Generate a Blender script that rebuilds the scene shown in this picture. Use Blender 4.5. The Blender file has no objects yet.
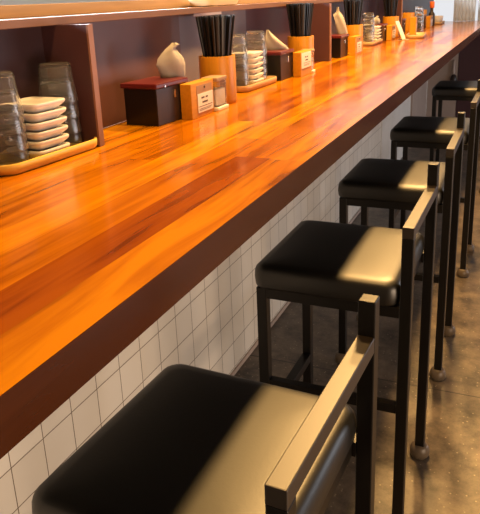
import bpy, bmesh, math, random
from mathutils import Vector, Matrix
random.seed(7)
PI = math.pi
S = bpy.context.scene
C = S.collection

# ------------------------------------------------------------------ materials
def srgb(r, g, b):
    f = lambda c: (c/255/12.92) if c/255 <= .04045 else ((c/255+.055)/1.055)**2.4
    return (f(r), f(g), f(b), 1)

def mat(name, col, rough=.5, metal=0., spec=.5, trans=0., ior=1.45, coat=0., noise=0., nscale=30., stretch=(1, 1, 1), bump=0., sss=0.):
    m = bpy.data.materials.new(name); m.use_nodes = True
    nt = m.node_tree; b = nt.nodes['Principled BSDF']
    b.inputs['Base Color'].default_value = col
    b.inputs['Roughness'].default_value = rough
    b.inputs['Metallic'].default_value = metal
    b.inputs['Specular IOR Level'].default_value = spec
    b.inputs['Transmission Weight'].default_value = trans
    b.inputs['IOR'].default_value = ior
    b.inputs['Coat Weight'].default_value = coat
    if noise or bump:
        tc = nt.nodes.new('ShaderNodeTexCoord'); mp = nt.nodes.new('ShaderNodeMapping')
        mp.inputs['Scale'].default_value = stretch
        nz = nt.nodes.new('ShaderNodeTexNoise'); nz.inputs['Scale'].default_value = nscale
        nz.inputs['Detail'].default_value = 5
        nt.links.new(tc.outputs['Object'], mp.inputs[0]); nt.links.new(mp.outputs[0], nz.inputs['Vector'])
        if noise:
            rp = nt.nodes.new('ShaderNodeValToRGB')
            rp.color_ramp.elements[0].position = .3; rp.color_ramp.elements[1].position = .7
            rp.color_ramp.elements[0].color = (*[c*(1-noise) for c in col[:3]], 1)
            rp.color_ramp.elements[1].color = (*[min(1, c*(1+noise)) for c in col[:3]], 1)
            nt.links.new(nz.outputs['Fac'], rp.inputs[0]); nt.links.new(rp.outputs[0], b.inputs['Base Color'])
        if bump:
            bp = nt.nodes.new('ShaderNodeBump'); bp.inputs['Strength'].default_value = bump
            bp.inputs['Distance'].default_value = .002
            nt.links.new(nz.outputs['Fac'], bp.inputs['Height']); nt.links.new(bp.outputs[0], b.inputs['Normal'])
    return m

def node(nt, t, **kw):
    n = nt.nodes.new(t)
    for k, v in kw.items(): setattr(n, k, v)
    return n

def math_node(nt, op, a, b=None):
    n = nt.nodes.new('ShaderNodeMath'); n.operation = op
    for i, v in enumerate((a, b)):
        if v is None: continue
        if isinstance(v, (int, float)): n.inputs[i].default_value = v
        else: nt.links.new(v, n.inputs[i])
    return n.outputs[0]

def butcher_block():
    """laminated planks running along Y, each with its own tone and grain"""
    m = bpy.data.materials.new('laminated_timber'); m.use_nodes = True
    nt = m.node_tree; b = nt.nodes['Principled BSDF']; L = nt.links.new
    tc = node(nt, 'ShaderNodeTexCoord'); sp = node(nt, 'ShaderNodeSeparateXYZ')
    L(tc.outputs['Object'], sp.inputs[0])
    row = math_node(nt, 'FLOOR', math_node(nt, 'DIVIDE', sp.outputs[0], .074))
    wn = node(nt, 'ShaderNodeTexWhiteNoise', noise_dimensions='1D'); L(row, wn.inputs['W'])
    yy = math_node(nt, 'ADD', math_node(nt, 'DIVIDE', sp.outputs[1], .95), math_node(nt, 'MULTIPLY', wn.outputs['Value'], 7.3))
    cell = math_node(nt, 'FLOOR', yy)
    cb = node(nt, 'ShaderNodeCombineXYZ'); L(row, cb.inputs[0]); L(cell, cb.inputs[1])
    w2 = node(nt, 'ShaderNodeTexWhiteNoise', noise_dimensions='3D'); L(cb.outputs[0], w2.inputs['Vector'])
    # grain, offset per plank
    mp = node(nt, 'ShaderNodeMapping'); mp.inputs['Scale'].default_value = (26, 2.2, 26)
    L(tc.outputs['Object'], mp.inputs[0])
    va = node(nt, 'ShaderNodeVectorMath', operation='MULTIPLY_ADD')
    L(w2.outputs['Color'], va.inputs[0]); va.inputs[1].default_value = (30, 30, 30); L(mp.outputs[0], va.inputs[2])
    nz = node(nt, 'ShaderNodeTexNoise'); nz.inputs['Scale'].default_value = 1.3; nz.inputs['Detail'].default_value = 6
    nz.inputs['Distortion'].default_value = .6
    L(va.outputs[0], nz.inputs['Vector'])
    r1 = node(nt, 'ShaderNodeValToRGB'); e = r1.color_ramp.elements
    e[0].position = 0; e[0].color = srgb(134, 70, 4)
    e[1].position = 1; e[1].color = srgb(196, 132, 5)
    for p, c in ((.07, srgb(132, 66, 5)), (.17, srgb(160, 94, 4)), (.5, srgb(178, 114, 4)), (.8, srgb(188, 123, 5))):
        q = e.new(p); q.color = c
    L(w2.outputs['Value'], r1.inputs[0])
    r2 = node(nt, 'ShaderNodeValToRGB'); e = r2.color_ramp.elements
    e[0].position = .30; e[0].color = (.40, .30, .24, 1)
    e[1].position = .62; e[1].color = (1, 1, 1, 1)
    q = e.new(.44); q.color = (.74, .64, .56, 1)
    L(nz.outputs['Fac'], r2.inputs[0])
    mx = node(nt, 'ShaderNodeMix', data_type='RGBA', blend_type='MULTIPLY'); mx.inputs[0].default_value = 1
    L(r1.outputs[0], mx.inputs[6]); L(r2.outputs[0], mx.inputs[7])
    L(mx.outputs[2], b.inputs['Base Color'])
    b.inputs['Roughness'].default_value = .27
    b.inputs['Specular IOR Level'].default_value = .32
    n2 = node(nt, 'ShaderNodeTexNoise'); n2.inputs['Scale'].default_value = 9
    L(tc.outputs['Object'], n2.inputs['Vector'])
    rr = node(nt, 'ShaderNodeMapRange'); rr.inputs[3].default_value = .11; rr.inputs[4].default_value = .2
    L(n2.outputs['Fac'], rr.inputs[0]); L(rr.outputs[0], b.inputs['Roughness'])
    return m

def tiles():
    m = bpy.data.materials.new('square_wall_tiles'); m.use_nodes = True
    nt = m.node_tree; b = nt.nodes['Principled BSDF']; L = nt.links.new
    tc = node(nt, 'ShaderNodeTexCoord'); sp = node(nt, 'ShaderNodeSeparateXYZ'); L(tc.outputs['Object'], sp.inputs[0])
    cb = node(nt, 'ShaderNodeCombineXYZ')
    L(math_node(nt, 'SUBTRACT', sp.outputs[1], .827-1.0), cb.inputs[0]); L(math_node(nt, 'SUBTRACT', sp.outputs[2], .424-1.0), cb.inputs[1])
    br = node(nt, 'ShaderNodeTexBrick'); br.offset = 0; br.squash = 1
    br.inputs['Scale'].default_value = 1; br.inputs['Mortar Size'].default_value = .0012
    br.inputs['Brick Width'].default_value = .1; br.inputs['Row Height'].default_value = .1
    br.inputs['Mortar Smooth'].default_value = .1
    br.inputs['Color1'].default_value = srgb(226, 219, 208); br.inputs['Color2'].default_value = srgb(216, 208, 196)
    br.inputs['Mortar'].default_value = srgb(96, 76, 58)
    L(cb.outputs[0], br.inputs['Vector']); L(br.outputs['Color'], b.inputs['Base Color'])
    bp = node(nt, 'ShaderNodeBump', invert=True); bp.inputs['Strength'].default_value = .4; bp.inputs['Distance'].default_value = .002
    L(br.outputs['Fac'], bp.inputs['Height']); L(bp.outputs[0], b.inputs['Normal'])
    b.inputs['Roughness'].default_value = .35
    return m

def concrete():
    m = bpy.data.materials.new('polished_concrete'); m.use_nodes = True
    nt = m.node_tree; b = nt.nodes['Principled BSDF']; L = nt.links.new
    tc = node(nt, 'ShaderNodeTexCoord')
    n1 = node(nt, 'ShaderNodeTexNoise'); n1.inputs['Scale'].default_value = 9; n1.inputs['Detail'].default_value = 10; n1.inputs['Roughness'].default_value = .78
    L(tc.outputs['Object'], n1.inputs['Vector'])
    r1 = node(nt, 'ShaderNodeValToRGB'); e = r1.color_ramp.elements
    e[0].position = .34; e[0].color = srgb(44, 38, 33); e[1].position = .68; e[1].color = srgb(124, 110, 94)
    L(n1.outputs['Fac'], r1.inputs[0])
    vo = node(nt, 'ShaderNodeTexVoronoi'); vo.inputs['Scale'].default_value = 75
    L(tc.outputs['Object'], vo.inputs['Vector'])
    r2 = node(nt, 'ShaderNodeValToRGB'); e = r2.color_ramp.elements
    e[0].position = .12; e[0].color = (1, 1, 1, 1); e[1].position = .24; e[1].color = (0, 0, 0, 1)
    L(vo.outputs['Distance'], r2.inputs[0])
    sc = node(nt, 'ShaderNodeSeparateColor'); L(vo.outputs['Color'], sc.inputs[0])
    g = math_node(nt, 'GREATER_THAN', sc.outputs[0], .72)
    f = math_node(nt, 'MULTIPLY', math_node(nt, 'MULTIPLY', r2.outputs[0], g), .7)
    mx = node(nt, 'ShaderNodeMix', data_type='RGBA'); L(f, mx.inputs[0]); L(r1.outputs[0], mx.inputs[6]); mx.inputs[7].default_value = srgb(170, 156, 134)
    # saw-cut joint
    sp = node(nt, 'ShaderNodeSeparateXYZ'); L(tc.outputs['Object'], sp.inputs[0])
    jt = math_node(nt, 'LESS_THAN', math_node(nt, 'ABSOLUTE', math_node(nt, 'SUBTRACT', sp.outputs[1], 2.06)), .003)
    m2 = node(nt, 'ShaderNodeMix', data_type='RGBA'); L(jt, m2.inputs[0]); L(mx.outputs[2], m2.inputs[6]); m2.inputs[7].default_value = srgb(48, 42, 36)
    L(m2.outputs[2], b.inputs['Base Color'])
    b.inputs['Roughness'].default_value = .42
    return m

M = dict(
    timber=butcher_block(), tile=tiles(), concrete=concrete(),
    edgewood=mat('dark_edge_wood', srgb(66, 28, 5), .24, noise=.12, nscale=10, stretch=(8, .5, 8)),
    umberwall=mat('dark_brown_wall', srgb(70, 52, 42), .7, noise=.08, nscale=4),
    underside=mat('bounce_blocking_black', srgb(20, 14, 11), .7, noise=.1, nscale=10),  # black chosen to kill light bouncing off the counter underside
    plaster=mat('white_plaster', srgb(214, 208, 200), .7, noise=.04, nscale=8),
    greige=mat('greige_plaster', srgb(168, 150, 138), .7, noise=.04, nscale=8),
    ceiling=mat('ceiling_paint', srgb(120, 104, 88), .8, noise=.03, nscale=5),
    white_wall=mat('kitchen_white', srgb(232, 234, 232), .6, noise=.02, nscale=5),
    maroon=mat('maroon_laminate', srgb(72, 46, 50), .34, noise=.18, nscale=3, stretch=(1, 2, 1)),
    umber=mat('umber_laminate', srgb(88, 58, 54), .32, noise=.15, nscale=3),
    greysheen=mat('laminate_grey_reflection', srgb(104, 96, 104), .35, noise=.1, nscale=4),  # daylight reflection on the glossy panel, put into the colour
    plum=mat('plum_laminate', srgb(56, 40, 46), .45, spec=.25, noise=.15, nscale=3),
    edge=mat('divider_edging', srgb(128, 92, 78), .4, noise=.1, nscale=20),
    oak=mat('pale_oak', srgb(146, 120, 96), .5, noise=.12, nscale=14, stretch=(6, .6, 6)),
    rose=mat('rosewood_band', srgb(104, 74, 58), .45, noise=.12, nscale=14, stretch=(6, .6, 6)),
    leather=mat('black_leather', srgb(6, 5, 3), .42, spec=.9, bump=.06, nscale=160, noise=.05),
    steel=mat('black_steel', srgb(8, 6, 5), .38, metal=.0, spec=.45, noise=.08, nscale=60),
    litsteel=mat('lit_black_steel', srgb(30, 20, 12), .42, spec=1.0, noise=.08, nscale=60),  # same paint as the legs, lightened and shinier to look lit
    cap=mat('clear_silicone', srgb(104, 90, 74), .4, trans=.3, noise=.06, nscale=40),
    trayy=mat('yellow_tray_lacquer', srgb(226, 188, 92), .3, noise=.05, nscale=20),
    trayp=mat('beech_tray', srgb(186, 152, 110), .35, noise=.1, nscale=20, stretch=(6, 1, 6)),
    china=mat('white_china', srgb(218, 216, 216), .22, noise=.01, nscale=8),
    glass=mat('clear_glass', (.98, .98, .98, 1), .03, trans=.97, ior=1.30),
    black=mat('black_lacquer', srgb(15, 12, 13), .3, noise=.08, nscale=20),
    umberface=mat('dark_walnut', srgb(46, 35, 31), .4, noise=.15, nscale=20, stretch=(1, 6, 1)),
    lid=mat('oxblood_lacquer', srgb(84, 26, 30), .28, noise=.1, nscale=15),
    bamboo=mat('bamboo_wood', srgb(180, 122, 26), .38, noise=.12, nscale=16, stretch=(5, 5, .5)),
    holder=mat('honey_wood', srgb(188, 128, 24), .4, noise=.12, nscale=18, stretch=(6, .7, 6)),
    recess=mat('tan_recess', srgb(150, 116, 84), .5, noise=.06, nscale=18),
    paper=mat('white_paper', srgb(218, 212, 208), .7, noise=.02, nscale=30),
    napkin=mat('napkin_paper', srgb(152, 145, 140), .85, noise=.03, nscale=40),
    ink=mat('dark_ink', srgb(50, 36, 30), .6, noise=.1, nscale=40),
    stick=mat('black_chopstick', srgb(13, 12, 14), .35, noise=.1, nscale=40),
    chrome=mat('chrome', srgb(210, 205, 198), .2, metal=1, noise=.02, nscale=40),
    cream=mat('cream_ceramic', srgb(240, 214, 170), .35, noise=.03, nscale=12),
    orange=mat('orange_lacquer', srgb(226, 110, 44), .4, noise=.06, nscale=20),
)

def sheer(name, col):
    m = mat(name, col, .8, noise=.02, nscale=12); nt = m.node_tree
    tr = nt.nodes.new('ShaderNodeBsdfTranslucent'); tr.inputs[0].default_value = col
    mx = nt.nodes.new('ShaderNodeMixShader'); mx.inputs[0].default_value = .65
    nt.links.new(nt.nodes['Principled BSDF'].outputs[0], mx.inputs[1]); nt.links.new(tr.outputs[0], mx.inputs[2])
    nt.links.new(mx.outputs[0], nt.nodes['Material Output'].inputs[0]); return m
M['curtain'] = sheer('pale_sheer', srgb(226, 226, 224))

def emit(name, col, s):
    m = bpy.data.materials.new(name); m.use_nodes = True
    nt = m.node_tree; nt.nodes.remove(nt.nodes['Principled BSDF'])
    e = nt.nodes.new('ShaderNodeEmission'); e.inputs[0].default_value = col; e.inputs[1].default_value = s
    nt.links.new(e.outputs[0], nt.nodes['Material Output'].inputs[0]); return m

# ------------------------------------------------------------------ mesh helpers
def box(bm, x0, x1, y0, y1, z0, z1, bev=0., seg=2):
    ret = bmesh.ops.create_cube(bm, size=1)
    vs = ret['verts']
    for v in vs:
        v.co = Vector(((x0+x1)/2+v.co.x*(x1-x0), (y0+y1)/2+v.co.y*(y1-y0), (z0+z1)/2+v.co.z*(z1-z0)))
    if bev:
        es = list({e for v in vs for e in v.link_edges})
        bmesh.ops.bevel(bm, geom=es, offset=bev, segments=seg, profile=.5, affect='EDGES')
    return bm

def ring_surface(bm, rings, close_bottom=True, close_top=True, cyclic=True):
    """rings: list of lists of points, joined by quads"""
    R = [[bm.verts.new(p) for p in r] for r in rings]
    n = len(R[0])
    for a, b in zip(R, R[1:]):
        for i in range(n if cyclic else n-1):
            j = (i+1) % n
            bm.faces.new((a[i], a[j], b[j], b[i]))
    if close_bottom: bm.faces.new(list(reversed(R[0])))
    if close_top: bm.faces.new(R[-1])
    return bm

def circ(r, z, n=28, cx=0, cy=0, mod=None):
    return [(cx+(r if mod is None else r*mod(i))*math.cos(2*PI*i/n), cy+(r if mod is None else r*mod(i))*math.sin(2*PI*i/n), z) for i in range(n)]

def rsq(hx, hy, z, rad, k=4):
    pts = []
    for qx, qy, a0 in ((1, 1, 0), (-1, 1, PI/2), (-1, -1, PI), (1, -1, 3*PI/2)):
        for i in range(k+1):
            a = a0+PI/2*i/k
            pts.append((qx*(hx-rad)+rad*math.cos(a), qy*(hy-rad)+rad*math.sin(a), z))
    return pts

def tube(bm, pts, r, n=10):
    pts = [Vector(p) for p in pts]; rings = []
    for i, p in enumerate(pts):
        d = (pts[min(i+1, len(pts)-1)]-pts[max(i-1, 0)]).normalized()
        u = d.orthogonal().normalized() if i == 0 else (u-d*u.dot(d)).normalized()
        w = d.cross(u)
        rr = r[i] if isinstance(r, (list, tuple)) else r
        rings.append([p+rr*(math.cos(2*PI*k/n)*u+math.sin(2*PI*k/n)*w) for k in range(n)])
    return ring_surface(bm, rings)

def obj(name, bm, m, parent=None, smooth=None):
    bmesh.ops.recalc_face_normals(bm, faces=bm.faces)
    me = bpy.data.meshes.new(name); bm.to_mesh(me); bm.free()
    if smooth is not None:
        for p in me.polygons: p.use_smooth = True
        me.set_sharp_from_angle(angle=math.radians(smooth))
    me.materials.append(m if not isinstance(m, str) else M[m])
    o = bpy.data.objects.new(name, me); C.objects.link(o)
    if parent is not None: o.parent = parent
    return o
B = bmesh.new

def tag(o, label, cat, group=None):
    o['label'] = label; o['category'] = cat
    if group: o['group'] = group
    return o
def thing(name, label, cat, loc=(0, 0, 0), rz=0., group=None):
    o = bpy.data.objects.new(name, None); C.objects.link(o)
    o.empty_display_size = .05; o.location = loc; o.rotation_euler = (0, 0, rz)
    return tag(o, label, cat, group)
def struct(name, bm, m, parent=None, smooth=None):
    o = obj(name, bm, m, parent, smooth)
    if parent is None: o['kind'] = 'structure'
    return o
def dup(root, loc, rz=0., label=None, group=None):
    r = root.copy(); C.objects.link(r); r.location = loc; r.rotation_euler = (0, 0, rz)
    if label: r['label'] = label
    if group: r['group'] = group
    for ch in list(root.children):
        c = ch.copy(); C.objects.link(c); c.parent = r
        for g in list(ch.children):
            d = g.copy(); C.objects.link(d); d.parent = c
    return r

# ------------------------------------------------------------------ setting
H = 1.02            # counter top
FX = -.371          # counter front edge
WX = -.90           # tiled wall under the counter
BX = -.97           # back panel above the counter
YE = 6.95; YP = 7.5           # end of the counter
struct('floor', box(B(), -4, 4, -2.5, 9, -.1, 0), 'concrete')
struct('ceiling', box(B(), -4, 4, -2.5, 9, 2.7, 2.8), 'ceiling')
struct('wall_left', box(B(), WX-.12, WX, -1.5, 4.53, 0, H-.054), 'tile')
struct('wall_left_plain', box(B(), WX-.12, WX+.004, 4.53, 5.75, 0, H-.053), 'plaster')
struct('wall_left_pier', box(B(), WX-.12, WX+.02, 5.75, 6.62, 0, H-.053), 'greige')
struct('wall_kitchen', box(B(), -3.6, -3.5, -2.5, 9, 0, 1.62), 'white_wall')
struct('wall_kitchen_upper', box(B(), -3.62, -3.5, -2.5, 9, 1.62, 2.7), 'umberwall')  # unseen upper wall, added dark to keep pale reflections off the counter
struct('wall_end', box(B(), -3.5, 2.6, 7.6, 7.7, 0, 2.7), 'white_wall')
struct('baseboard_left', box(B(), WX, WX+.006, -1.5, 4.53, 0, .018), 'greige')

# ------------------------------------------------------------------ counter
ct = thing('bar_counter', 'long polished orange-brown plank counter along the tiled wall', 'counter', (0, 0, H-.0525))
cb_ = B(); box(cb_, BX, FX, -1.5, YE, 0, .0525)
obj('worktop', cb_, 'timber', ct)
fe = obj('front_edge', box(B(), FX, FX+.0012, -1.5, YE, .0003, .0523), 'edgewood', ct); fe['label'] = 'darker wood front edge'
ub = obj('bounce_blocker', box(B(), WX+.003, FX-.004, -1.5, YE, -.0012, 0), 'underside', ct)  # added black sheet, stops orange bounce showing in the shaded seats

# partition behind the counter
pt = thing('counter_partition', 'maroon panelled partition with dividers and pale wooden top rail behind the counter', 'partition', (BX, 0, H))
def bx_(x0, x1, y0, y1, z0, z1, bev=0.): return box(B(), x0-BX, x1-BX, y0, y1, z0-H, z1-H, bev)
obj('back_panel', bx_(BX-.03, BX, -1.5, 1.175, H+.0004, 1.28), 'plum', pt)
obj('back_panel', bx_(BX-.03, BX, 1.19, 1.80, H+.0004, 1.28), 'umber', pt)
obj('back_panel', bx_(BX-.03, BX, 1.80, 2.32, H+.0004, 1.28), 'greysheen', pt)  # grey section paints in a reflection, not a different board
obj('back_panel', bx_(BX-.03, BX, 2.32, 3.035, H+.0004, 1.28), 'maroon', pt)
obj('back_panel', bx_(BX-.03, BX, 3.05, 4.90, H+.0004, 1.28), 'plum', pt)
obj('back_panel', bx_(BX-.03, BX, 4.915, YP, H+.0004, 1.28), 'plum', pt)
for y in (1.1825, 3.043, 4.908):
    dv = obj('divider', bx_(BX-.03, -.853, y-.0075, y+.0075, H+.0004, 1.28), 'maroon', pt)
    obj('edge_strip', bx_(-.853, -.848, y-.0085, y+.0085, H+.0004, 1.28), 'edge', dv)
obj('ledge', bx_(BX-.2, -.93, -1.5, YP, 1.28, 1.297, .001), 'rose', pt)
obj('top_rail', bx_(BX-.2, -1.05, -1.5, YP, 1.297, 1.3245, .001), 'oak', pt)
for y0, y1 in ((1.83, 2.03), (2.75, 2.87)):
    n_ = obj('paper_note', bx_(-.935, -.9345, y0, y1, 1.272, 1.294), 'paper', pt)
    n_['label'] = 'blank white paper note taped under the top rail'

# ------------------------------------------------------------------ stools
W_, D_, T_ = .366, .371, .026
def make_stool(label, grp):
    """origin: floor under the near rear post's outer corner; front is -x, far is +y"""
    t = thing('bar_stool', label, 'stool', group=grp)
    def leg(x, y, top):
        l = obj('leg', box(B(), x, x+T_, y, y+T_, .006, top, .002), 'steel', t)
        cx, cy = x+T_/2, y+T_/2
        prof = ((.016, 0), (.024, .002), (.0285, .010), (.0285, .024), (.024, .036), (.0195, .041))
        bm = ring_surface(B(), [circ(r, z, 20, cx, cy) for r, z in prof])
        obj('foot_cap', bm, 'cap', l, 50)
        return l
    leg(-D_, 0, .648); leg(-D_, W_-T_, .648)
    leg(-T_, 0, .813); leg(-T_, W_-T_, .895)
    obj('back_rail', box(B(), -T_, 0, 0, W_-T_, .813, .839, .0015), 'litsteel', t)
    fr = B()
    box(fr, -D_+T_, -T_, 0, T_, .622, .648, .001); box(fr, -D_+T_, -T_, W_-T_, W_, .622, .648, .001)
    box(fr, -D_, -D_+T_, T_, W_-T_, .622, .648, .001); box(fr, -2*T_-.006, -T_-.006, T_, W_-T_, .622, .648, .001)
    obj('seat_frame', fr, 'steel', t)
    obj('footrest', box(B(), -D_, -D_+T_, T_, W_-T_, .255, .281, .001), 'steel', t)
    obj('stretcher', box(B(), -D_+T_, -T_, .002, T_-.002, .372, .394, .001), 'steel', t)
    # padded seat: rounded slab with a domed top
    x0, x1, y0, y1 = -D_-.008, -T_-.002, -.006, W_+.004
    hx, hy = (x1-x0)/2, (y1-y0)/2; rings = []
    prof = ((-.008, .648), (-.002, .6495), (0, .655), (.0015, .672), (.0005, .688), (-.002, .697), (-.008, .7035), (-.016, .7065), (-.030, .708), (-.08, .7095), (-.13, .710))
    for d, z in prof:
        rr = max(.012, .030+d*.25) if d > -.05 else .02
        rings.append([(p[0]+(x0+x1)/2, p[1]+(y0+y1)/2, p[2]) for p in rsq(hx+d, hy+d, z, rr, 5)])
    s = obj('seat', ring_surface(B(), rings), 'leather', t, 60)
    pi = B()
    pts = [(p[0]+(x0+x1)/2, p[1]+(y0+y1)/2, p[2]) for p in rsq(hx+.0005, hy+.0005, .674, .03, 5)]
    rings = []
    for k in range(6):
        a = 2*PI*k/6
        rings.append([(px_+(px_-(x0+x1)/2)*.004*math.cos(a), py_+(py_-(y0+y1)/2)*.004*math.cos(a), pz+.0010*math.sin(a)) for px_, py_, pz in pts])
    rings.append(rings[0])
    obj('seam_piping', ring_surface(pi, rings, False, False), 'leather', s, 60)
    return t
st = make_stool('black leather bar stool nearest the camera, its back rail crossing the bottom of the photo', 'bar stools along the counter')
spots = [(-.189, .516, .05), (-.191, 1.343, .012), (-.189, 2.12, -.005), (-.19, 3.06, .0), (-.19, 4.5, .0)]
labs = [None, 'black leather bar stool second from the camera, whole square seat in view', 'black leather bar stool third from the camera, in the middle of the row',
        'black leather bar stool fourth from the camera, its seat corner lit', 'black leather bar stool farthest away, before the maroon low partition']
for i, (x, y, th) in enumerate(spots):
    if i == 0: st.location = (x, y, 0); st.rotation_euler = (0, 0, -th)
    else: dup(st, (x, y, 0), -th, labs[i])

# ------------------------------------------------------------------ tableware prototypes
def make_tray(name, label, m, L, Wd, grp):
    t = thing(name, label, 'tray', group=grp)
    out = [rsq(Wd/2+d, L/2+d, z, .035+d, 6) for d, z in ((-.012, 0), (-.005, .001), (-.001, .006), (0, .013), (0, .020), (-.001, .0215), (-.004, .0215), (-.005, .020), (-.007, .010), (-.012, .005))]
    obj('dish', ring_surface(B(), out), m, t, 40)
    return t
def glass_mesh():
    n = 36
    fac = lambda amp: (lambda i: 1-amp*abs(math.sin(9*PI*i/n)))
    prof_o = [(.028, 0, 0), (.0320, .0025, .02), (.0338, .012, .05), (.0350, .03, .065), (.0366, .048, .06), (.0380, .06, .02), (.0388, .066, 0), (.0400, .08, 0), (.0412, .094, 0)]
    prof_i = [(.0404, .0948), (.0394, .094), (.0382, .08), (.0366, .066), (.0345, .048), (.0325, .03), (.0305, .014), (.026, .009), (.010, .008)]
    # drying mouth-down: base on top
    rings = [circ(r, (.0948-z)*.87, n, mod=fac(a)) for r, z, a in prof_o]+[circ(r, (.0948-z)*.87, n) for r, z in prof_i]
    return ring_surface(B(), rings)
GL = obj('drinking_glass', glass_mesh(), 'glass', None, 40)
GP = .0328   # nesting pitch
def plate_mesh():
    o = [(.026, 0), (.029, .0008), (.037, .007), (.0445, .0135), (.047, .0165), (.0475, .0205), (.0468, .0225), (.045, .0228), (.040, .0195), (.033, .0186), (.02, .0184)]
    return ring_surface(B(), [rsq(r, r, z, min(r*.35, .012), 4) for r, z in o])
PL = obj('square_plate', plate_mesh(), 'china', None, 50)
PP_ = .0185
first = {'g': True, 'p': True}
def put(proto, key, loc, rz, label, cat, grp):
    o = proto
    if first[key]: first[key] = False
    else:
        o = proto.copy(); C.objects.link(o)
    o.location = loc; o.rotation_euler = (0, 0, rz)
    tag(o, label, cat, grp); return o
order = ['lowest', 'second lowest', 'third lowest', 'third highest', 'second highest', 'topmost']
def ordinal(k, n): return 'topmost' if k == n-1 else ('second highest' if k == n-2 else order[k])
def glass_stack(x, y, z, n, where, grp):
    for k in range(n):
        put(GL, 'g', (x, y, z+k*GP), .35*k+x*9, 'clear tumbler %s in the stack %s' % (ordinal(k, n), where), 'glass', grp)
def plate_stack(x, y, z, n, where, grp, rz=0.):
    for k in range(n):
        put(PL, 'p', (x+random.uniform(-.001, .001), y+random.uniform(-.001, .001), z+k*PP_), rz+random.uniform(-.02, .02),
            'small white square plate %s in the stack %s' % (ordinal(k, n), where), 'plate', grp)

# tray 1 (nearest)
ZT = H+.0052
T1 = make_tray('serving_tray', 'yellow tray of plates and tumblers at the left edge, nearest the camera', 'trayy', .285, .122, 'serving trays on the counter')
T1.location = (-.912, 1.045, H); T1.rotation_euler = (0, 0, -.05)
plate_stack(-.905, 1.045, ZT, 6, 'on the nearest yellow tray', 'plates on the nearest tray', -.05)
glass_stack(-.912, .960, ZT, 4, 'at the left edge of the photo', 'tumblers at the left edge')
glass_stack(-.914, 1.134, ZT, 4, 'behind the plates on the nearest tray', 'tumblers behind the nearest plates')
# tray 2
T2 = make_tray('serving_tray', 'pale wooden tray of plates and tumblers just right of the large chopstick cup', 'trayp', .30, .122, 'serving trays on the counter')
T2.location = (-.899, 2.148, H); T2.rotation_euler = (0, 0, -.03)
plate_stack(-.899, 2.146, ZT, 6, 'on the second tray', 'plates on the second tray')
glass_stack(-.897, 2.052, ZT, 4, 'beside the large chopstick cup', 'tumblers beside the large chopstick cup')
glass_stack(-.902, 2.240, ZT, 4, 'behind the plates on the second tray', 'tumblers behind the second plates')
# tray 3
T3 = dup(T2, (-.90, 4.08, H), 0, 'small-looking wooden tray of plates and tumblers in the far third bay', 'serving trays on the counter')
plate_stack(-.893, 4.15, ZT, 5, 'on the far third tray', 'plates on the third tray')
glass_stack(-.895, 4.03, ZT, 4, 'on the far third tray', 'tumblers on the third tray')

# napkin box
def make_napkin_box(label, grp):
    """origin: base of the front (+x) near corner; box extends -x and +y"""
    t = thing('napkin_box', label, 'napkin box', group=grp)
    obj('body', box(B(), -.098, 0, 0, .14, 0, .093, .001), 'black', t)
    obj('front_panel', box(B(), 0, .002, .001, .139, .001, .092, .0005), 'umberface', t)
    obj('lid', box(B(), -.105, .006, -.005, .145, .093, .106, .003), 'lid', t)
    c = obj('clip', box(B(), .002, .005, .076, .084, .062, .082, .001), 'chrome', t)
    obj('clip', box(B(), .006, .008, .030, .036, .094, .099, .0005), 'chrome', t)
    return t
NAPKIN = {   # outline: height fraction, left edge, right edge
    'leaf': ((0, -.36, .46), (.18, -.42, .46), (.38, -.52, .46), (.56, -.46, .40), (.72, -.30, .26), (.86, -.12, .16), (.94, .02, .34), (1, .10, .22)),
    'sail': ((0, -.50, .62), (.15, -.48, .50), (.35, -.46, .28), (.55, -.46, .08), (.75, -.44, -.10), (.9, -.40, -.22), (1, -.34, -.28)),
    'tall': ((0, -.12, .50), (.2, -.20, .42), (.4, -.26, .34), (.6, -.34, .24), (.72, -.40, .14), (.80, -.24, .04), (.86, -.16, -.02), (1, -.15, -.04)),
}
def napkin_mesh(h, w, shape):
    bm = B(); out = NAPKIN[shape]; n = 18; K = 10
    def edge(v):
        for a, b in zip(out, out[1:]):
            if v <= b[0]+1e-9:
                t = (v-a[0])/(b[0]-a[0]); return a[1]+(b[1]-a[1])*t, a[2]+(b[2]-a[2])*t
        return out[-1][1], out[-1][2]
    V = []
    for sd in (0, 1):
        g = []
        for i in range(n+1):
            v = i/n; l, r_ = edge(v); r = []
            for k in range(K+1):
                u = k/K; y = (l+(r_-l)*u)*w
                x = .016*(math.cos(PI*(u-.5))-.5)*(1-.5*v)+.010*math.sin(3.2*v)+.003*math.sin(9*u+4*v)+sd*.0015
                r.append(bm.verts.new((x, y, v*h)))
            g.append(r)
        V.append(g)
    for sd in (0, 1):
        for i in range(n):
            for k in range(K):
                f = (V[sd][i][k], V[sd][i][k+1], V[sd][i+1][k+1], V[sd][i+1][k])
                bm.faces.new(f if sd else f[::-1])
    for i in range(n):
        for k in (0, K): bm.faces.new((V[0][i][k], V[0][i+1][k], V[1][i+1][k], V[1][i][k]))
    for k in range(K):
        for i in (0, n): bm.faces.new((V[0][i][k], V[1][i][k], V[1][i][k+1], V[0][i][k+1]))
    return bm
def make_napkin(label, loc, h, w, lean, rz, grp=None):
    o = obj('paper_napkin', napkin_mesh(h, w, lean), 'napkin', None, 60)
    o.location = loc; o.rotation_euler = (0, 0, rz)
    return tag(o, label, 'napkin', grp)

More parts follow.
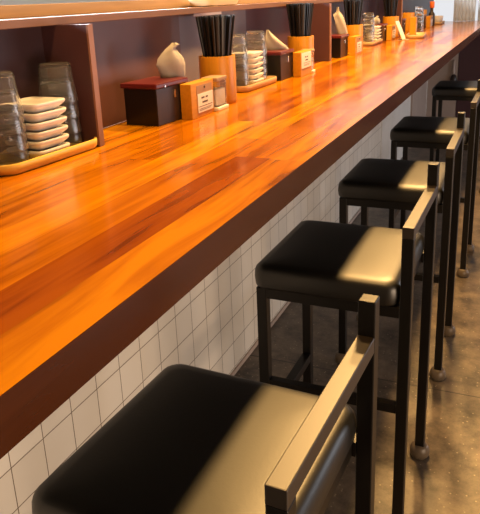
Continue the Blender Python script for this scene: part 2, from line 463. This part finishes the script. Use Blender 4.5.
# wooden holder with a paper label
def make_holder(label, grp, big=False):
    """origin: base of the front near corner, extends -x (depth) and +y (width)"""
    t = thing('wooden_holder', label, 'holder', group=grp)
    obj('body', box(B(), -.032, 0, 0, .135, 0, .092, .0015), 'holder', t)
    if not big: obj('recess_panel', box(B(), 0, .0008, .030, .122, .060, .084, .0003), 'recess', t)
    k = ring_surface(B(), [[(.0008+d, .076+r*math.cos(2*PI*i/12), .077+r*math.sin(2*PI*i/12)) for i in range(12)] for d, r in ((0, .003), (.002, .003), (.0026, .002))])
    if not big: obj('peg', k, 'ink', t)
    l = obj('label_card', box(B(), .0008 if not big else 0, .0016, .034 if not big else .006, .126, .012 if not big else .030, .062 if not big else .088), 'paper', t)
    l['label'] = 'white printed paper card'
    tx = B()
    for (a, b, z, hh) in ((.055, .072, .050, .005), (.080, .094, .050, .005), (.060, .090, .038, .005), (.038, .120, .028, .0014), (.040, .116, .0215, .0010), (.040, .108, .018, .0010)):
        if hh > .004:
            y = a
            while y < b:
                box(tx, .0016, .0019, y, y+.0032, z-hh/2, z+hh/2); 
                if int(y*1000) % 2: box(tx, .0016, .0019, y, y+.0045, z-.0005, z+.0008)
                y += .0048
        else: box(tx, .0016, .0019, a, b, z-hh/2, z+hh/2)
    if big: bmesh.ops.translate(tx, verts=tx.verts, vec=(0, -.010, .021))
    obj('printed_lines', tx, 'ink', l)
    return t
def make_pick_case(label, grp, w=.068):
    t = thing('toothpick_case', label, 'toothpick case', group=grp)
    obj('base', box(B(), -.05, .004, -.003, w, 0, .010, .002), 'paper', t)
    sh = B(); box(sh, -.046, 0, 0, w-.004, .010, .082, .002)
    obj('clear_case', sh, 'glass', t)
    obj('pick_bundle', box(B(), -.040, -.006, .004, w-.008, .0125, .060, .004), 'paper', t)
    obj('lid', box(B(), -.048, .002, -.002, w-.002, .082, .092, .002), 'oak', t)
    return t

def cup_mesh(r, h):
    prof = [(r*.95, 0), (r*.985, .003), (r, .012), (r, h-.003), (r*.99, h), (r*.88, h), (r*.87, h-.004), (r*.86, .012)]
    return ring_surface(B(), [circ(a, z, 40) for a, z in prof])
def chop_mesh(Ln):
    rings = []
    for z, r in ((0, .0016), (.004, .0020), (Ln*.55, .0030), (Ln-.004, .0038), (Ln, .0034)):
        rings.append(rsq(r, r, z, r*.35, 2))
    return ring_surface(B(), rings)
def chopsticks(cx, cy, n, r, Ln, where, grp, fan):
    proto = None
    for i in range(n):
        a = 2.39996*i; q = math.sqrt((i+.5)/n)
        bx0, by0 = cx+.55*r*q*math.cos(a), cy+.55*r*q*math.sin(a)
        tx0, ty0 = cx+fan*q*math.cos(a), cy-.004+fan*q*math.sin(a)
        d = Vector((tx0-bx0, ty0-by0, Ln*.97)); d = (d+Vector((random.uniform(-.007, .007), random.uniform(-.010, .010), 0))*Ln).normalized()
        if proto is None: o = proto = obj('chopstick', chop_mesh(Ln), 'stick')
        else: o = proto.copy(); C.objects.link(o)
        o.location = (bx0, by0, H+.0125+.0025)
        o.rotation_euler = d.to_track_quat('Z', 'Y').to_euler()
        tag(o, 'black chopstick standing in %s' % where, 'chopstick', grp)

# station 1
NB = make_napkin_box('black napkin box with oxblood lid nearest the camera, in front of the brown panel', 'napkin boxes on the counter')
NB.location = (-.839, 1.412, H); NB.rotation_euler = (0, 0, -.08)
make_napkin('white paper napkin pulled up from the nearest napkin box', (-.868, 1.553, H+.1062), .088, .084, 'leaf', -.75)
WH = make_holder('honey wooden holder with printed card beside the nearest napkin box', 'wooden holders on the counter')
WH.location = (-.793, 1.512, H)
PC = make_pick_case('clear toothpick case between the nearest wooden holder and chopstick cup', 'toothpick cases on the counter')
PC.location = (-.786, 1.654, H)
def chop_cup(x, y, label, r=.0545, h=.140):
    o = thing('chopstick_cup', label, 'cup', (x, y, H), 0, 'chopstick cups on the counter')
    obj('cup', cup_mesh(r, h), 'bamboo', o, 40); return o
c1 = chop_cup(-.850, 1.800, 'largest-looking round wooden cup full of black chopsticks, nearest the camera')
chopsticks(-.850, 1.800, 46, .044, .240, 'the nearest wooden cup', 'chopsticks in the nearest cup', .058)
# station 2
dup(NB, (-.836, 2.312, H), 0, 'black napkin box before the maroon panel, right of the second tray')
make_napkin('white paper napkin leaning from the napkin box beside the second tray', (-.885, 2.40, H+.1062), .075, .090, 'sail', -.9)
WH2 = make_holder('honey wooden holder faced with a large white card, beside the second napkin box', 'wooden holders on the counter', True)
WH2.location = (-.797, 2.438, H)
PC2 = make_pick_case('narrow clear toothpick case right of the second wooden holder', 'toothpick cases on the counter', .032)
PC2.location = (-.796, 2.579, H)
chop_cup(-.872, 2.665, 'round wooden chopstick cup standing before the second divider')
chopsticks(-.872, 2.665, 34, .044, .255, 'the wooden cup before the second divider', 'chopsticks before the second divider', .056)
# station 3
dup(NB, (-.845, 3.20, H), 0, 'black napkin box just beyond the second divider')
make_napkin('tall white paper napkin standing up beyond the second divider', (-.885, 3.335, H+.1062), .130, .090, 'tall', -1.0)
dup(WH, (-.800, 3.325, H), 0, 'honey wooden holder just beyond the second divider')
chop_cup(-.875, 3.57, 'round wooden chopstick cup between second divider and third tray')
chopsticks(-.875, 3.57, 24, .044, .255, 'the cup beyond the second divider', 'chopsticks beyond the second divider', .055)
# station 4
dup(NB, (-.86, 4.27, H), 0, 'small-looking black napkin box right of the third tray')
make_napkin('white paper napkin poking out right of the third tray', (-.905, 4.31, H+.1062), .05, .055, 'leaf', -1.1)
dup(WH, (-.82, 4.38, H), 0, 'honey wooden holder behind the slanted white menu card')
chop_cup(-.88, 4.66, 'round wooden chopstick cup just before the third divider')
chopsticks(-.88, 4.66, 20, .044, .255, 'the cup before the third divider', 'chopsticks before the third divider', .055)
# slanted menu card and flat tray
mc = thing('menu_card', 'slanted white menu card leaning beside a wooden holder, far along the counter', 'menu', (-.735, 4.36, H))
cd = B(); box(cd, -.002, .002, 0, .11, 0, .125, .0005)
bmesh.ops.rotate(cd, verts=cd.verts, cent=(0, 0, 0), matrix=Matrix.Rotation(-.40, 3, 'Y'))
bmesh.ops.translate(cd, verts=cd.verts, vec=(-.010, 0, .003))
obj('card', cd, 'paper', mc)
obj('base', box(B(), -.045, .02, -.004, .114, 0, .0022), 'oak', mc)
pk = dup(T2, (-.71, 4.68, H), .1, 'flat pale tray beside the slanted menu card', 'serving trays on the counter')
# station 5 (far)
ws = thing('menu_stand', 'narrow upright wooden menu stand on the flat pale tray, far away', 'stand', (-.735, 4.70, H+.0052))
obj('post', box(B(), -.02, .02, -.02, .02, .008, .125, .002), 'holder', ws)
obj('base', box(B(), -.03, .03, -.03, .03, 0, .008, .002), 'oak', ws)
dup(NB, (-.86, 4.98, H), 0, 'distant black napkin box just past the third divider')
make_napkin('distant white paper napkin just past the third divider', (-.895, 5.04, H+.1062), .06, .06, 'leaf', -1.1)
dup(WH, (-.79, 5.10, H), 0, 'distant honey wooden holder past the third divider, before the far tumblers')
chop_cup(-.88, 5.33, 'distant wooden cup past the third divider, left of the far tumblers')
glass_stack(-.81, 5.42, H, 4, 'at the far end', 'tumblers at the far end')
dup(NB, (-.818, 5.72, H), 0, 'most distant black napkin box near the counter end')
chop_cup(-.885, 6.02, 'most distant wooden cup near the counter end')
dup(WH, (-.775, 5.84, H), 0, 'most distant honey wooden holder near the counter end')
T6 = dup(T2, (-.80, 6.45, H), 0, 'most distant wooden tray at the end of the counter', 'serving trays on the counter')
fb = thing('orange_bottle', 'small dark bottle with orange cap near the far end of the counter', 'bottle', (-.80, 6.10, H))
obj('body', ring_surface(B(), [circ(r, z, 20) for r, z in ((.025, 0), (.028, .004), (.028, .09), (.024, .105), (.012, .12), (.012, .15))]), 'umberface', fb, 50)
obj('cap', ring_surface(B(), [circ(r, z, 20) for r, z in ((.016, .15), (.02, .155), (.02, .20), (.015, .205))]), 'orange', fb, 50)
bw = ring_surface(B(), [circ(r, z, 28) for r, z in ((.03, 0), (.034, .004), (.050, .025), (.055, .055), (.056, .065), (.053, .065), (.042, .025), (.02, .012))])
o = obj('white_bowl', bw, 'china', None, 50); o.location = (-.80, 6.47, ZT)
tag(o, 'white bowl resting on the most distant tray', 'bowl')

# on top of the rail
cp = ring_surface(B(), [rsq(hx, hy, z, .028, 5) for hx, hy, z in ((.038, .10, 0), (.044, .108, .003), (.050, .115, .020), (.052, .118, .036), (.050, .116, .038), (.046, .105, .028), (.038, .095, .008))])
o = obj('cream_dish', cp, 'cream', None, 40); o.location = (-.985, 2.09, 1.297)
tag(o, 'long cream dish standing on the narrow ledge above the chopstick cup', 'dish')

# ------------------------------------------------------------------ far end
lp = thing('low_partition', 'dark maroon low partition with pale cap at the far end', 'partition', (0, 6.62, 0))
obj('panel', box(B(), -.365, 2.4, 0, .06, 0, .93, .003), 'maroon', lp)
obj('panel', box(B(), -.60, -.3655, 0, .06, 0, .93, .003), 'maroon', lp)
obj('cap_rail', box(B(), -.36, 2.4, -.01, .09, .93, .955, .003), 'rose', lp)
struct('wall_left_nib', box(B(), -.879, -.605, 6.62, 6.72, 0, H-.053), 'greige')
struct('window_1', box(B(), -2.3, .5, 7.57, 7.598, .98, 2.3), emit('daylight_glass', (.95, .96, 1, 1), .85))
for i, (a, b) in enumerate(((-2.34, -2.3), (-1.42, -1.38), (-.52, -.48), (.5, .54))):
    struct('trim_%d' % (i+1), box(B(), a, b, 7.54, 7.6, .94, 2.34), 'white_wall')
cu = B(); rings = []
for z in (H+.002, 2.5):
    rings.append([(-.70+.20*i/40, 6.90+.006*math.sin(i*.95), z) for i in range(41)]+[(-.70+.20*i/40, 6.904+.006*math.sin(i*.95), z) for i in range(40, -1, -1)])
o = obj('curtain', ring_surface(cu, rings), 'curtain', None, 60)
tag(o, 'pale hanging curtain at the far end above the counter', 'curtain')
hk = thing('bag_hook', 'narrow dark hook hanging on the greige pier left of the maroon low partition', 'hook', (-.64, 6.60, .62))
obj('stem', tube(B(), [(0, .02, .05), (0, 0, .04), (0, 0, -.05), (.004, -.004, -.09)], [.010, .012, .014, .010]), 'greige', hk, 50)
obj('tag', ring_surface(B(), [circ(r, z, 16, .004, -.004) for r, z in ((.006, -.19), (.028, -.165), (.034, -.13), (.024, -.09), (.008, -.07))]), 'umberface', hk, 50)

# ------------------------------------------------------------------ light
def spot(x, y, z, e, col, ang, rad, blend=.4, tx=0, ty=0):
    l = bpy.data.lights.new('ceiling_spot', 'SPOT'); l.energy = e; l.color = col; l.spot_size = math.radians(ang)
    l.shadow_soft_size = rad; l.spot_blend = blend
    o = bpy.data.objects.new('ceiling_spot', l); C.objects.link(o); o.location = (x, y, z)
    d = Vector((tx, ty, -1)); o.rotation_euler = d.to_track_quat('-Z', 'Y').to_euler()
    return o
warm = (1, .57, .19)
for y, e in ((.5, 88), (1.5, 130), (2.5, 300), (3.5, 290), (4.5, 160), (5.5, 60)):
    spot(-.47, y, 2.62, e, warm, 130, .075)
def area(x, y, z, sx, sy, e, col, rot):
    l = bpy.data.lights.new('added_fill', 'AREA'); l.shape = 'RECTANGLE'; l.size = sx; l.size_y = sy; l.energy = e; l.color = col
    o = bpy.data.objects.new('added_fill', l); C.objects.link(o); o.location = (x, y, z); o.rotation_euler = rot
    return o
area(-2.7, 2.5, 1.95,   .4, 7, 330, (.94, .97, 1), (0, math.radians(-55), 0))       # added fill to brighten the kitchen side, no known fitting
area(2.2, .0, .55, .9, 2.0, 85, (1, .72, .48), (0, math.radians(90), 0))     # invented low fill that brightens the tiles under the counter
area(3.0, 4.8, .95, 1.3, 3, 55, (.9, .92, 1), (0, math.radians(90), 0))     # added cool fill for the panels and far under-counter wall
w = bpy.data.worlds.new('room'); S.world = w; w.use_nodes = True
w.node_tree.nodes['Background'].inputs[0].default_value = (.9, .9, 1, 1)
w.node_tree.nodes['Background'].inputs[1].default_value = .025

# ------------------------------------------------------------------ camera
yaw, pitch, roll, f = -.4147, .3054, -.0415, 655.42
cy_, sy_, cp_, sp_, cr, sr = math.cos(yaw), math.sin(yaw), math.cos(pitch), math.sin(pitch), math.cos(roll), math.sin(roll)
fwd = Vector((sy_*cp_, cy_*cp_, -sp_)); right = Vector((cy_, -sy_, 0)); up = right.cross(fwd)
r2 = cr*right+sr*up; u2 = -sr*right+cr*up
cam = bpy.data.cameras.new('camera'); co = bpy.data.objects.new('camera', cam); C.objects.link(co)
mm = Matrix((r2, u2, -fwd)).transposed().to_4x4(); mm.translation = (0, 0, 1.32)
co.matrix_world = mm
cam.sensor_fit = 'HORIZONTAL'; cam.sensor_width = 36; cam.lens = 36*f/480
cam.shift_x = -.8/480; cam.shift_y = -52.4/480
cam.clip_start = .02
S.camera = co
S.view_settings.view_transform = 'Standard'; S.view_settings.look = 'None'
S.view_settings.gamma = 1; S.view_settings.use_curve_mapping = False
S.view_settings.exposure = 0
